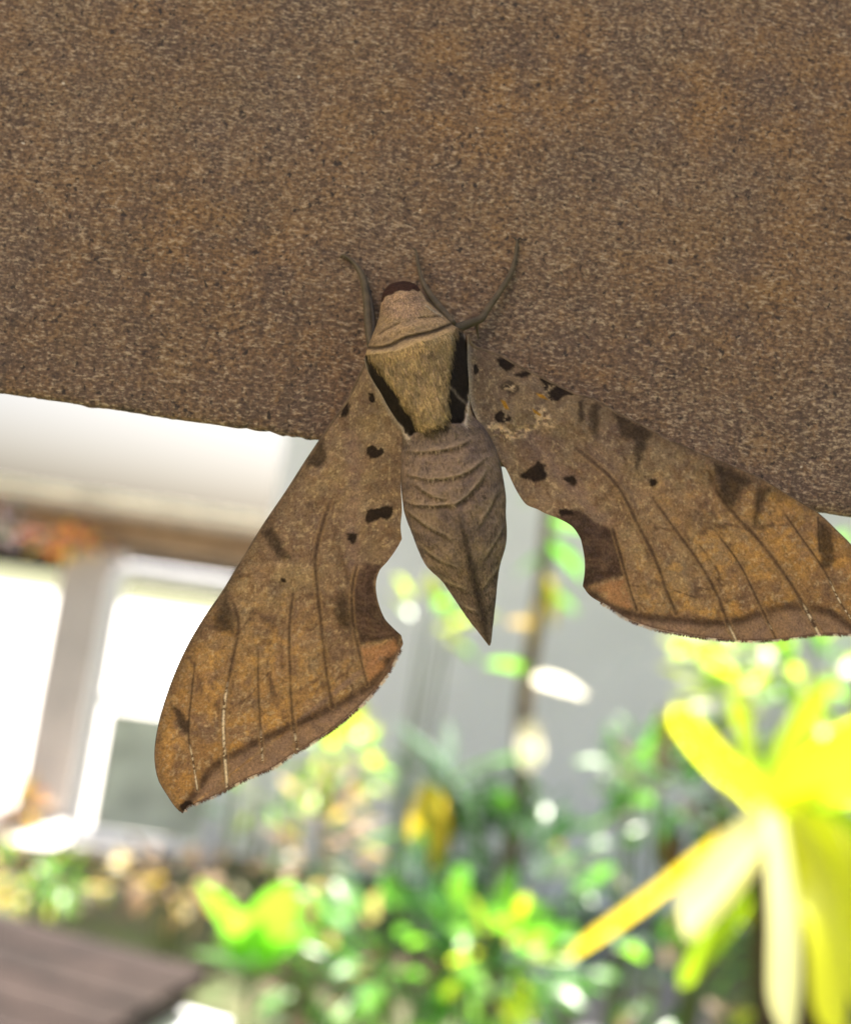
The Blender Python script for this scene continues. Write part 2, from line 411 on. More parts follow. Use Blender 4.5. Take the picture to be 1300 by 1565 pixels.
        spots = [(z2([(105, 160), (128, 158), (138, 195), (120, 225), (100, 218)]), 1.2), (z2([(262, 105), (300, 112), (372, 155), (350, 195), (290, 185)]), 2.5),
                 (z2([(540, 245), (600, 258), (700, 310), (790, 355), (700, 372), (660, 400), (615, 395), (560, 310)]), 1.4),
                 (z2([(250, 480), (285, 460), (320, 480), (355, 510), (330, 545), (280, 540), (250, 515)]), 1.5),
                 (z2([(285, 285), (340, 265), (400, 300), (400, 335), (350, 370), (330, 330), (295, 320)]), 3), (z2([(360, 235), (430, 200), (485, 205), (470, 235), (390, 245)]), 2.5),
                 (z2([(410, 885), (500, 830), (530, 800), (590, 880), (560, 930), (480, 930)]), 2), (z2([(690, 910), (770, 895), (785, 950), (740, 970)]), 2.5),
                 (z2([(1020, 470), (1080, 500), (1280, 600), (1270, 640), (1170, 660), (1080, 640), (1060, 560)]), 3.5), (z2([(1180, 650), (1260, 650), (1190, 850), (1165, 840)]), 6),
                 (z2([(790, 400), (830, 400), (835, 520), (800, 540)]), 4), (z2([(870, 430), (930, 420), (920, 640), (880, 600)]), 5),
                 (zr([(635, 458), (655, 460), (655, 480), (638, 480)]), 1.6), (zr([(845, 398), (900, 425), (975, 465), (940, 500), (905, 560), (865, 500)]), 7),
                 (zr([(990, 480), (1030, 500), (1010, 540), (985, 620), (975, 560)]), 6), (zr([(1193, 590), (1240, 640), (1240, 740), (1200, 740)]), 5),
                 (zr([(335, 560), (380, 562), (378, 580), (340, 578)]), 2)]
        dark = zr([(395, 560), (450, 600), (520, 640), (545, 720), (548, 785), (500, 792), (450, 808), (400, 812), (395, 740), (400, 660), (340, 590), (345, 565)])
        rust = zr([(435, 818), (490, 800), (548, 790), (575, 880), (560, 890), (490, 860)])
        lines = [zr([(420, 735), (470, 740), (510, 720)]), zr([(425, 670), (470, 680), (500, 700)]), zr([(520, 655), (490, 700), (480, 760)])]
        hc = lambda s: np.interp(s, [0, .06, .2, .5, 1], [5.5, 3.2, 1.5, 1.2, 2.4])
        ht = lambda s: np.interp(s, [0, .1, .25, .5, .7, 1], [7, 7.5, 6.8, 6.2, 5.0, 3.0])
        amp = .5; root = np.array([730, 560]); tip = np.array([1340, 976])
        fold = [(veins[4], 13, 1.1), (zr([(835, 395), (850, 450), (900, 560)]), 9, 1.0), (veins[7], 7, .6), (veins[1], 10, .5), (veins[3], 9, .4)]
        scuffs = [z2(p) for p in ([(185, 560), (240, 540), (330, 570), (420, 560), (500, 540), (560, 480), (620, 480), (650, 560), (560, 540), (470, 620), (430, 660), (300, 660), (220, 620)],
                                  [(320, 300), (370, 310), (360, 350), (330, 330)], [(480, 450), (560, 430), (600, 480), (520, 520)], [(555, 290), (575, 320), (590, 360), (620, 400), (600, 405), (565, 350)],
                                  [(595, 265), (625, 300), (600, 340), (590, 330), (612, 300)], [(300, 480), (320, 500), (310, 520)])]
        yellow = [z2(p) for p in ([(280, 395), (310, 400), (340, 460), (310, 455)], [(512, 350), (560, 360), (595, 395), (540, 378)], [(490, 450), (550, 490), (545, 505), (500, 480)])]
    n, m = 430, 210
    s = np.linspace(0, 1, n)
    C = resample(catmull(costa), n); Tt = resample(catmull(trail, corners=tc), n)
    q = np.linspace(0, 1, m)[None, :, None]
    XY = C[:, None] * (1 - q) + Tt[:, None] * q
    X, Y = XY[..., 0].copy(), XY[..., 1].copy()
    # ragged little wobble of the outer margin only
    qq = q[..., 0]
    h = hc(s)[:, None] * (1 - qq) + ht(s)[:, None] * qq + .5 * np.sin(np.pi * qq) * np.sin(np.pi * s)[:, None]
    dist_t = np.hypot(X - Tt[:, None, 0], Y - Tt[:, None, 1])
    vd = []
    for v, wd in zip(veins, vw):
        d, f = pdist(X, Y, catmull(v, 6)); vd.append((d, f))
    near = np.min([d for d, _ in vd], axis=0)
    h += amp * 1.6 * np.minimum(near, 30) / 30                        # cells bulge, veins lie in the valleys
    for (v, wd, a_) in fold:
        d, f = pdist(X, Y, catmull(v, 6)); h += a_ * np.exp(-(d / wd) ** 2) * np.sin(np.pi * np.clip(f * .9 + .08, 0, 1))
    h += (fbm(X / 26, Y / 26) - .5) * .45 + (fbm(X / 8 + 50, Y / 8) - .5) * .16
    # ------- pigment
    ax = (tip - root) / np.linalg.norm(tip - root)
    al = ((X - root[0]) * ax[0] + (Y - root[1]) * ax[1]) / np.linalg.norm(tip - root)
    n1, n2, n3 = fbm(X / 40, Y / 40), fbm(X / 14 + 9, Y / 14 + 3), fbm(X / 5 + 40, Y / 5, 3)
    c = np.ones(X.shape + (3,)) * np.array([.255, .188, .124])  # root tone darkened partly to put weaker backlight near the beam into pigment
    c = mixc(c, (.345, .200, .078), sstep(.40, .80, al + (n1 - .5) * .5))
    c = mixc(c, (.215, .150, .118), sstep(.46, .66, n1) * .6)
    c = mixc(c, (.46, .275, .10), sstep(.52, .70, n2) * .7 * sstep(.35, .7, al))
    c = mixc(c, (.16, .098, .066), sstep(.54, .72, fbm(X / 16 + 90, Y / 16 + 7)) * .45)
    c = mixc(c, (.14, .095, .08), sstep(.48, .66, fbm(X / 60 + 20, Y / 60 + 70)) * .5)
    c = mixc(c, (.46, .36, .24), sstep(.56, .74, n3) * .5)
    c = mixc(c, (.13, .08, .055), sstep(.60, .76, fbm(X / 4.5 + 140, Y / 4.5 + 60, 3)) * .45)
    # mauve streak along the fold near the inner margin and grey costa shade
    c = mixc(c, (.23, .16, .15), np.exp(-(vd[6][0] / 12) ** 2) * .45)
    cost = np.hypot(X - C[:, None, 0], Y - C[:, None, 1])
    c = mixc(c, (.12, .085, .062), np.exp(-(cost / 13) ** 2) * .6 * sstep(.12, .3, al))
    # wavy cross lines of the outer half
    pr = (X - root[0]) * -ax[1] + (Y - root[1]) * ax[0]
    for k0, off, st_ in ((0, .36, .6), (1, .52, .75), (2, .63, .85), (3, .73, .7), (4, .47, .5), (5, .58, .6), (6, .28, .5)):
        u = al - off - .035 * np.sin(pr / 21 + k0 * 2.1) - (fbm(pr / 30 + k0 * 13, al * 4) - .5) * .13
        c = mixc(c, (.105, .066, .045), np.exp(-(u / .0075) ** 2) * st_ * sstep(.35, .6, fbm(X / 22 + k0 * 5, Y / 22)))
    # margin band
    bd, bf = pdist(X, Y, catmull(band, 8))
    outl = pmask(X, Y, list(catmull(band, 8)) + [tuple(p) for p in trail[::-1] if True][:13 if side == 'L' else 13], 2.5)
    c = mixc(c, (.235, .160, .125), outl * .9)
    c = mixc(c, (.060, .038, .028), np.exp(-((bd - 1) / 6.5) ** 2) * .95 * (.6 + .6 * n2).clip(0, 1))
    edge = dist_t
    isout = sstep(.50, .56, s)[:, None] * np.ones_like(X)
    c = mixc(c, (.085, .05, .04), np.exp(-((edge - 3) / 1.7) ** 2) * .65 * isout)
    c = mixc(c, (.55, .47, .42), np.exp(-((edge - .2) / 1.3) ** 2) * .85 * isout * sstep(.35, .55, n2))
    # dark tornal patch and rust corner
    dm = pmask(X + (n2 - .5) * 10, Y + (n1 - .5) * 8, dark, 4)
    c = mixc(c, (.038, .022, .021), dm * (.88 + .4 * (n2 - .5)).clip(0, 1))
    c = mixc(c, (.11, .075, .066), dm * sstep(.5, .65, n2) * .6)
    for ln in lines:
        d, _ = pdist(X + (n2 - .5) * 16, Y + (n1 - .5) * 16, catmull(ln, 5)); c = mixc(c, (.16, .105, .085), np.exp(-((d - 4) / 3) ** 2) * .35 * dm)
    c = mixc(c, (.36, .185, .095), pmask(X + (n2 - .5) * 8, Y + (n2 - .5) * 8, rust, 4) * (.7 - .5 * sstep(.5, .7, n2)))
    # veins
    for (d, f), wd, wh in zip(vd[:6] + vd[7:], vw[:6] + vw[7:], white[:6] + white[7:]):
        fade = sstep(0, .12, f) * (.55 + .75 * fbm(X / 9, Y / 9)).clip(0, 1)
        c = mixc(c, (.36, .24, .13), np.exp(-((d - wd * 1.9) / 1.5) ** 2) * .45 * fade)
        c = mixc(c, (.045, .028, .02), np.exp(-(d / wd) ** 2) * .92 * fade); c = mixc(c, (.13, .085, .058), np.exp(-(d / (wd * 4)) ** 2) * .35 * fade)
        if wh:
            wmk = sstep(wh[0] - .06, wh[0] + .08, f) * sstep(.38, .52, fbm(X / 5 + 7, Y / 5, 2))
            c = mixc(c, (.70, .62, .50), np.exp(-(d / (wd * .62)) ** 2) * wmk)
    for p, so in spots:
        p = catmull(list(p) + [p[0], p[1]], 5)[:-5]; wob = (fbm(X / 9 + 3, Y / 9) - .5) * 9
        c = mixc(c, (.020, .014, .012) if so < 3 else (.042, .030, .023), pmask(X + wob, Y - wob, p, so * 1.15) * (.97 if so < 3 else .85))
    for p in scuffs: c = mixc(c, (.62, .47, .30), pmask(X + (n2 - .5) * 18, Y + (n1 - .5) * 18, p, 4) * sstep(.40, .58, fbm(X / 6.5 + 3, Y / 4.5 + 8, 4)) * .95)
    for p in yellow: c = mixc(c, (.42, .22, .03), pmask(X, Y, p, 1.5))
    # pale root edge next to the thorax
    rootm = np.exp(-(dist_t / 6) ** 2) * (1 - sstep(.10, .2, s))[:, None] * np.ones_like(X)
    c = mixc(c, (.44, .38, .31), rootm * .75)
    h_scuff = 0
    for p in scuffs[:1]: h_scuff = pmask(X, Y, p, 5) * (fbm(X / 8, Y / 8) - .5) * .9
    P = on_y(X, Y, -(h + h_scuff) * 1e-3) - MO
    if side == 'L': P = P[:, ::-1]; c = c[:, ::-1]
    o = grid_mesh('forewing', P, wing_m, moth, c)
    # rolled front edge of the wing and the fringe of its outer margin
    Pc = on_y(C[:, 0], C[:, 1], -(hc(s) + .05) * 1e-3) - MO; Pt = (P[:, -1] if side == 'R' else P[:, 0]); Pi = (P[:, -5] if side == 'R' else P[:, 4])
    tube('costal_vein', [V(x) for x in Pc[::6]], list(np.interp(s[::6], [0, .1, .5, 1], [.32, .34, .22, .06]) * 1e-3), costal_m, o, 8)
    r = np.random.default_rng(9 if side == 'L' else 10); FV, FF, FC = [], [], []
    d_ = np.r_[0, np.cumsum(np.linalg.norm(np.diff(Pt, axis=0), axis=1))]; i0 = int(n * .53)
    for t in r.uniform(d_[i0], d_[-3], 1500):
        i = min(np.searchsorted(d_, t), n - 2); b0 = Pt[i]; al_ = Pt[i + 1] - Pt[i - 1]; al_ /= np.linalg.norm(al_) + 1e-12
        out_ = b0 - Pi[i]; out_ -= al_ * (out_ @ al_); out_ /= np.linalg.norm(out_) + 1e-12; b0 = Pt[i - 1] + (Pt[i] - Pt[i - 1]) * r.random()
        e_ = b0 + (out_ + al_ * r.normal(0, .3)) * r.uniform(.12e-3, .42e-3) + np.array([0, r.normal(0, .05e-3), 0]); q0 = len(FV); b0 = b0 - out_ * .1e-3
        FV += [b0 - al_ * .05e-3, b0 + al_ * .05e-3, e_]; FF.append((q0, q0 + 1, q0 + 2))
        cc = np.array([.62, .54, .47]) if vnoise(np.array(t * 900.), np.array(2.)) > .52 else np.array([.16, .10, .08]); FC += [cc * .8, cc * .8, cc]
    fr = mesh_obj('fringe', FV, FF, wing_m, o); set_col(fr.data, np.array(FC)); tag(fr, kind='stuff')
    return o
costal_m = simple('costal_scales', (.13, .09, .06), .75, .5, 700, .00005, .1)
wing_m = scale_mat('wing_scales', .34, .00010, 3.4)
body_m = scale_mat('body_scales', 0, .00014, 3.0)
wing('L')['label'] = 'forewing held down, its tip hanging below the beam'
wing('R')['label'] = 'forewing spread sideways, with scuffed scales near the root'

# ---- body: one continuous skin through head, thorax and abdomen
ST = [((609, 430), (615, 429)), ((598, 433), (627, 431)), ((590, 439), (637, 436)), ((584.5, 449), (645, 447)), ((582, 462), (654, 456)), ((580, 478), (663, 466)),
      ((575, 497), (672, 476)), ((567, 517), (683, 487)), ((560, 536), (694, 498)), ((557, 552), (708, 508)), ((566, 578), (716, 540)),
      ((582, 606), (718, 574)), ((598, 632), (718, 606)), ((612, 655), (722, 632)), ((614, 677), (740, 652)), ((612, 705), (755, 680)), ((612, 735), (764, 706)),
      ((615, 766), (769, 734)), ((619, 788), (773, 760)), ((631, 820), (772.5, 784)), ((639, 841), (774, 810)), ((652, 866), (772.5, 834)),
      ((674, 887), (764, 863)), ((690, 909), (760, 887)), ((704, 930), (757.5, 915)), ((718, 950), (754, 945)), ((732, 968), (752, 966)), ((742, 981), (750.5, 980)), ((746.5, 987), (748.5, 987))]
def make_body():
    L = catmull([a for a, _ in ST], 14); Rr = catmull([b for _, b in ST], 14)
    n = len(L); m = 180; t = np.linspace(0, 1, n)
    # depth of the axis in front of the beam and depth radius, by station
    st = np.linspace(0, 1, len(ST))
    hC = np.interp(t, st, [4.0, 4.1, 4.3, 4.6, 4.9, 5.2, 5.6, 6.0, 6.3, 6.5, 6.7, 6.8, 6.9, 7.0, 7.1, 7.2, 7.3, 7.3, 7.2, 7.1, 7.0, 6.8, 6.5, 6.2, 6.0, 5.8, 5.6, 5.5, 5.5])
    rD = np.interp(t, st, [.3, 1.6, 2.4, 3.0, 3.5, 4.0, 4.5, 5.0, 5.4, 5.7, 5.9, 5.9, 5.7, 5.4, 5.4, 5.7, 5.9, 5.9, 5.8, 5.5, 5.1, 4.5, 3.7, 3.0, 2.3, 1.6, 1.0, .4, .1])
    hC = np.minimum(hC, 14); hC = np.maximum(hC, rD + .35)
    # the waist keeps the fur tuft overlapping; abdomen segments overlap like tiles
    ang = np.linspace(0, 2 * np.pi, m, endpoint=False)
    ca, sa = np.cos(ang), np.sin(ang)                              # sa>0 faces the camera
    Cx = (L + Rr) / 2; W = (Rr - L) / 2
    X = Cx[:, None, 0] + W[:, None, 0] * ca; Y = Cx[:, None, 1] + W[:, None, 1] * ca
    H = hC[:, None] + rD[:, None] * np.sign(sa) * np.abs(sa) ** .9
    front = (sa > -.2) * np.ones_like(X)
    c = np.ones(X.shape + (3,)) * np.array([.30, .215, .13])
    n1, n2, n3 = fbm(X / 30, Y / 30), fbm(X / 10 + 5, Y / 10), fbm(X / 3.5, Y / 9, 3)
    TH = pmask(X, Y, [(556, 545), (640, 520), (700, 500), (700, 560), (690, 610), (682, 646), (660, 660), (632, 655), (600, 600), (556, 545)], 5)
    AB = pmask(X, Y, [(600, 655), (632, 657), (650, 662), (678, 648), (690, 640), (740, 630), (800, 700), (790, 1000), (600, 1000)], 4)
    c = mixc(c, (.345, .245, .130), TH * .9)
    c = mixc(c, (.23, .17, .10), TH * sstep(.45, .65, n1) * .8)
    c = mixc(c, (.40, .30, .15), TH * sstep(.52, .75, n3) * .5)
    c = mixc(c, (.215, .155, .120), AB)
    c = mixc(c, (.13, .095, .085), AB * sstep(.45, .65, n1) * .7); c = mixc(c, (.14, .10, .085), AB * sstep(800, 960, Y) * .6)
    # abdomen base: greyer, hairy
    c = mixc(c, (.15, .115, .095), pmask(X, Y, [(612, 665), (650, 655), (720, 640), (735, 662), (690, 680), (618, 694)], 6) * .75 * (.6 + .8 * n3).clip(0, 1))
    H += front * TH * .75 * sstep(560, 640, Y)                      # the thorax tuft overhangs the abdomen
    d, f = pdist(X, Y, [(612, 640), (630, 653), (645, 659), (656, 657), (668, 652), (684, 646)]); c = mixc(c, (.03, .022, .018), np.exp(-(d / 2.2) ** 2) * .9)  # thin shadow under the tuft painted as a dark line
    # pleats
    pl = [zb(p) for p in ([(250, 290), (360, 296), (450, 288), (560, 265), (660, 225)], [(240, 440), (380, 470), (500, 462), (600, 440), (680, 400), (760, 330)],
                          [(290, 490), (350, 540), (420, 580), (480, 595)], [(215, 600), (300, 628), (420, 636), (560, 625), (640, 570), (720, 480), (770, 390)],
                          [(245, 660), (320, 725), (400, 780), (540, 850)], [(840, 530), (780, 640), (715, 770)], [(330, 890), (400, 945), (470, 985), (570, 1025)],
                          [(870, 760), (810, 870), (735, 980)], [(440, 1075), (530, 1130), (650, 1185)], [(835, 1010), (790, 1090), (735, 1150)], [(570, 1240), (640, 1290), (700, 1310)])]
    for i, p in enumerate(pl):
        d, f = pdist(X + (n2 - .5) * 7, Y + (n1 - .5) * 9, catmull(p, 6)); e = np.sin(np.pi * np.clip(f * .96 + .02, 0, 1)) ** .5
        # signed: which side (below the pleat line the next segment tucks under)
        below = (np.interp(X, *zip(*sorted(p))) < Y)
        H += front * np.where(below, -.50 * np.exp(-(d / 8) ** 1.2), .10 * np.exp(-(d / 7) ** 2)) * e * (.45 + 1.1 * n1)
        c = mixc(c, (.09, .063, .05), np.exp(-(d / 2.0) ** 2) * .85 * e * front)
        c = mixc(c, (.33, .25, .18), np.exp(-((d - 3.6) / 2.4) ** 2) * (~below) * .55 * e * front)
    mid, mf = pdist(X, Y, zb([(560, 620), (600, 760), (630, 900), (655, 1000), (690, 1150), (720, 1280), (760, 1480)]))
    c = mixc(c, (.040, .030, .028), np.exp(-(mid / np.interp(mf, [0, .3, .6, .9, 1], [2.5, 6, 8, 7, 4])) ** 2) * (.92 * sstep(0, .25, mf)) * (.55 + .8 * n2).clip(0, 1) * front)
    H += front * AB * .10 * np.exp(-(mid / 6) ** 2)
    # collar ridges
    col_d = zt([(110, 700), (210, 705), (330, 680), (450, 620), (580, 590), (720, 555), (870, 490)])
    d, f = pdist(X, Y, catmull(col_d, 6)); H += front * (-.38 * np.exp(-(d / 2.6) ** 2)); c = mixc(c, (.075, .055, .035), np.exp(-(d / 3.0) ** 2) * .85)
    col_l = zt([(130, 745), (260, 745), (430, 715), (560, 655), (700, 625), (840, 560)])
    d, f = pdist(X, Y, catmull(col_l, 6)); H += front * (.3 * np.exp(-(d / 4.5) ** 2)); c = mixc(c, (.40, .29, .16), np.exp(-(d / 4.5) ** 2) * .85)
    col_u = zt([(140, 640), (250, 600), (400, 530), (560, 490), (700, 480), (830, 470)])
    d, f = pdist(X, Y, catmull(col_u, 6)); H += front * (.2 * np.exp(-(d / 6) ** 2)); c = mixc(c, (.36, .25, .15), np.exp(-(d / 7) ** 2) * .6)
    for q in ([(230, 580), (300, 535), (400, 490)], [(580, 435), (680, 432), (770, 420)]):
        d, f = pdist(X, Y, zt(q)); H += front * (-.25 * np.exp(-(d / 1.8) ** 2)); c = mixc(c, (.08, .058, .04), np.exp(-(d / 1.4) ** 2) * .8)
    # pinkish crown of the head, pale line on its right cheek
    c = mixc(c, (.345, .235, .165), pmask(X, Y, zt([(250, 290), (340, 225), (480, 195), (560, 205), (640, 310), (560, 430), (330, 440), (240, 400)]), 4) * .75)
    d, f = pdist(X, Y, zt([(640, 325), (700, 370), (780, 420)])); c = mixc(c, (.48, .42, .32), np.exp(-(d / 1.2) ** 2) * .8)
    c = mixc(c, (.05, .035, .026), pmask(X, Y, zt([(590, 185), (650, 200), (800, 400), (860, 470), (790, 415), (650, 290)]), 1.5) * .9)  # wedge of shadow beside the antenna, painted dark on the head
    # dark brown smooth brow
    brow = pmask(X + (n2 - .5) * 6, Y + (n2 - .5) * 6, zt([(215, 300), (250, 180), (340, 100), (450, 85), (560, 130), (620, 190), (580, 215), (540, 190), (430, 200), (340, 225), (280, 270), (245, 310)]), 1.3)
    c = mixc(c, (.042, .021, .016), brow); H += front * -.35 * brow
    d, f = pdist(X, Y, catmull(col_d, 6)); c = mixc(c, (.05, .036, .024), np.exp(-(d / 2.6) ** 2) * .92)
    d, f = pdist(X, Y, zt([(150, 655), (290, 640), (420, 585)])); c = mixc(c, (.16, .11, .07), np.exp(-(d / 3) ** 2) * .5)
    # black velvet stripes along both sides of the thorax
    bl = pmask(X + (n3 - .5) * 7, Y + (n2 - .5) * 4, zt([(95, 760), (135, 775), (230, 900), (330, 1030), (410, 1130), (405, 1200), (500, 1270), (545, 1390), (640, 1425), (560, 1450), (490, 1490), (380, 1350), (230, 1190), (120, 980), (95, 850)]), 2)
    br = pmask(X + (n3 - .5) * 7, Y + (n2 - .5) * 4, zt([(900, 545), (935, 520), (985, 580), (1030, 700), (1040, 1000), (1010, 1200), (970, 1370), (830, 1370), (850, 1240), (815, 1180), (850, 1110), (835, 1030), (850, 880), (880, 680)]), 2)
    bl = np.maximum(bl, br); c = mixc(c, (.016, .012, .010), bl); H -= front * bl * .8
    for q in ([(88, 800), (130, 960), (235, 1190), (380, 1360), (490, 1510)], [(985, 590), (1040, 700), (1052, 1000), (1020, 1220), (985, 1380)]):
        d, f = pdist(X + (n3 - .5) * 5, Y, zt(q)); c = mixc(c, (.46, .40, .33), np.exp(-(d / 2.6) ** 2) * .85)
    d, f = pdist(X, Y, zt([(840, 1045), (890, 1080), (930, 1140), (990, 1190)])); c = mixc(c, (.22, .17, .13), np.exp(-(d / 2) ** 2) * .7)
    H += front * (n2 - .5) * .25
    P = on_y(X, Y, -np.maximum(H, .15) * 1e-3) - MO
    o = grid_mesh('body', P, body_m, moth, c, close_u=True)
    # ---- fur: short scale-hairs combed tailward, rooted on the camera-side skin
    r = np.random.default_rng(3)
    V_, F_, CC = [], [], []
    def hairs(count, mask, ln, wd, lift, comb):
        ii, jj = np.where((mask > .35) & (sa[None] > -.15) & (np.arange(n)[:, None] < n - 40) & (np.arange(n)[:, None] > 30))
        k = r.integers(0, len(ii), count)
        for a, b in zip(ii[k], jj[k]):
            p = P[a, b]; tang = P[min(a + 8, n - 1), b] - p; tang /= np.linalg.norm(tang) + 1e-12
            sd_ = P[a, (b + 3) % m] - P[a, (b - 3) % m]; sd_ /= np.linalg.norm(sd_) + 1e-12
            nr = np.cross(tang, sd_); nr *= np.sign(nr @ np.array([0, -1, 0]) + 1e-9)
            dr = tang * comb + sd_ * r.normal(0, .22) + nr * lift * r.uniform(.3, 1.3); dr /= np.linalg.norm(dr)
            l_ = ln * r.uniform(.6, 1.3); w_ = wd * r.uniform(.6, 1.2); q0 = len(V_)
            mid_ = p + dr * l_ * .55; tipp = p + (dr - nr * lift * .6) * l_
            V_.extend([p - sd_ * w_, p + sd_ * w_, mid_ + sd_ * w_ * .8, mid_ - sd_ * w_ * .8, tipp]); F_.extend([(q0, q0 + 1, q0 + 2, q0 + 3), (q0 + 3, q0 + 2, q0 + 4)])
            cc = c[a, b] * r.uniform(.5, 1.35) * (.55 + .95 * n2[a, b]) * np.array([1, r.uniform(.94, 1.06), r.uniform(.85, 1.1)]); CC.extend([cc * .8, cc * .8, cc, cc, cc * 1.15])
    cd_, _ = pdist(X, Y, catmull(col_d, 6)); strip = sstep(5, 11, cd_)
    crown = strip * pmask(X, Y, zt([(240, 330), (340, 235), (480, 205), (560, 215), (640, 320), (860, 470), (700, 560), (130, 700), (170, 600)]), 3) * (1 - brow)
    hairs(6000, TH * (1 - bl) * strip, 1.1e-3, .055e-3, .20, 1.0)
    hairs(2600, crown, .45e-3, .045e-3, .16, 1.0)
    hairs(900, bl, .7e-3, .03e-3, .12, 1.0)
    hairs(9000, AB, .75e-3, .042e-3, .12, 1.0)
    fo = mesh_obj('fur', V_, F_, body_m, moth); set_col(fo.data, np.array(CC).clip(0, 1)); tag(fo, kind='stuff')
    return o
make_body()

# ---- legs and antenna
leg_m = simple('leg_scales', (.075, .056, .034), .65, .35, 900, .00006)
dark_leg = simple('dark_leg_scales', (.03, .022, .016), .6, .35, 900, .00006)
def zz(L): return [(500 + x / 3.25, 350 + y / 3.25) for x, y in L]
def limb(name, pts, hs, rs, mat):
    p = catmull(np.c_[np.array(zz(pts)), hs, np.array(rs) * 1.25], 8)
    p[:, 2] = np.maximum(p[:, 2] * np.linspace(.95, .55, len(p)), p[:, 3] + .12)
    W = on_y(p[:, 0], p[:, 1], -p[:, 2] * 1e-3) - MO
    return tube(name, [V(x) for x in W], list(p[:, 3] * 1e-3), mat, moth, 10)
def claws(leg, pt, h):
    pass
limb('foreleg', [(225, 600), (212, 520), (203, 440), (197, 350), (182, 260), (160, 205), (125, 160), (98, 140), (78, 130), (62, 142)], [4.5, 3.4, 2.4, 1.7, 1.5, 1.2, .8, .5, .35, .2],
     [.5, .48, .46, .44, .40, .33, .24, .2, .17, .08], leg_m)
limb('antenna', [(225, 590), (232, 500), (228, 430), (212, 330), (195, 265)], [5.6, 3.9, 2.9, 2.0, 1.5], [.28, .27, .25, .20, .08], dark_leg)
limb('antenna', [(625, 470), (590, 430), (545, 375), (500, 312), (468, 245), (448, 160), (438, 105), (418, 92)], [6.4, 5.2, 4.2, 3.2, 2.4, 1.6, 1.0, .7], [.34, .42, .42, .34, .24, .17, .12, .06], leg_m)
fl = limb('foreleg', [(610, 500), (650, 490), (700, 470), (750, 452), (768, 440), (790, 405), (850, 320), (905, 230), (928, 160), (938, 95), (942, 55)],
          [4.6, 3.8, 3.0, 2.6, 2.5, 2.2, 1.7, 1.2, .8, .5, .3], [.62, .52, .45, .40, .40, .36, .33, .30, .24, .19, .14], leg_m)
def sub(name, pts, hs, rs, mat, par):
    o = limb(name, pts, hs, rs, mat); o.parent = par; return o
sub('spur', [(745, 450), (744, 490), (750, 548)], [2.7, 2.5, 2.0], [.18, .15, .05], leg_m, fl)
sub('claw', [(942, 60), (955, 45), (972, 52)], [.35, .35, .15], [.12, .10, .03], dark_leg, fl)
sub('claw', [(942, 60), (930, 44), (918, 42)], [.35, .3, .15], [.11, .09, .03], dark_leg, fl)

# ================================================================= BACKGROUND GARDEN (out of focus)
rnd = random.Random(21)
def leaf_mesh(name, wid, droop, fold, n=6, m=2, tipp=1.0):
    vs, fs = [], []
    for i in range(n + 1):
        t = i / n; w_ = wid * (math.sin(math.pi * min(1, t * .93 + .05)) ** .8) * (1 if t < .98 else .15)
        for j in (-1, 0, 1):
            vs.append((t, j * w_ / 2, -droop * t * t + abs(j) * fold * w_))
    for i in range(n):
        for j in range(2):
            a = i * 3 + j; fs.append((a, a + 3, a + 4, a + 1))
    return vs, fs
def leaf_data(name, mat, *a):
    v, f = leaf_mesh(name, *a); me = bpy.data.meshes.new(name); me.from_pydata(v, [], f); me.update()
    me.polygons.foreach_set('use_smooth', [True] * len(me.polygons)); me.materials.append(mat); return me
def put_leaf(me, parent, base, dirv, nrm, ln, name='leaf'):
    d = Vector(dirv).normalized(); nrm = Vector(nrm); s_ = nrm.cross(d)
    if s_.length < 1e-4: s_ = Vector((1, 0, 0)).cross(d)
    s_.normalize(); u = d.cross(s_)
    M = Matrix(((d.x, s_.x, u.x), (d.y, s_.y, u.y), (d.z, s_.z, u.z))).to_4x4()
    o = bpy.data.objects.new(name, me); COL.objects.link(o); o.parent = parent
    o.matrix_local = Matrix.Translation(Vector(base) - parent.location) @ M @ Matrix.Scale(ln, 4)
    return o
bark = simple('brown_bark', (.16, .11, .07), .9, .4, 14, .01)
green_stem = simple('green_stem', (.10, .13, .04), .7, .3, 10)
G_lime = leaf_mat('lime_leaf', (.09, .30, .03), (.20, .42, .05), .5)
G_green = leaf_mat('green_leaf', (.045, .16, .03), (.13, .33, .07), .45)
G_dark = leaf_mat('dark_green_leaf', (.016, .06, .03), (.05, .13, .06), .3, .75)
G_yellow = leaf_mat('yellow_green_leaf', (.38, .50, .02), (.62, .66, .05), .5)
G_gold = leaf_mat('golden_leaf', (.55, .38, .04), (.70, .50, .08), .45)
G_tan = leaf_mat('dry_tan_leaf', (.34, .20, .12), (.62, .45, .33), .4, .6)
G_cream = leaf_mat('cream_leaf', (.70, .66, .42), (.85, .80, .60), .6, .4, (.98, .95, .85))
G_red = leaf_mat('red_petal', (.60, .10, .06), (.75, .30, .12), .4)
G_violet = leaf_mat('violet_petal', (.40, .28, .55), (.55, .40, .65), .4)
G_brown = leaf_mat('dead_brown_leaf', (.08, .045, .025), (.18, .10, .05), .2, .8)
ML = {k: leaf_data('leaf', m, .46, .18, .12) for k, m in dict(lime=G_lime, green=G_green, dark=G_dark, yellow=G_yellow, gold=G_gold, tan=G_tan,
      cream=G_cream, red=G_red, violet=G_violet, brown=G_brown).items()}
MS = {k: leaf_data('strap_leaf', m, .12, .30, .15, 8) for k, m in dict(dark=G_dark, green=G_green, yellow=G_yellow, gold=G_gold, lime=G_lime).items()}

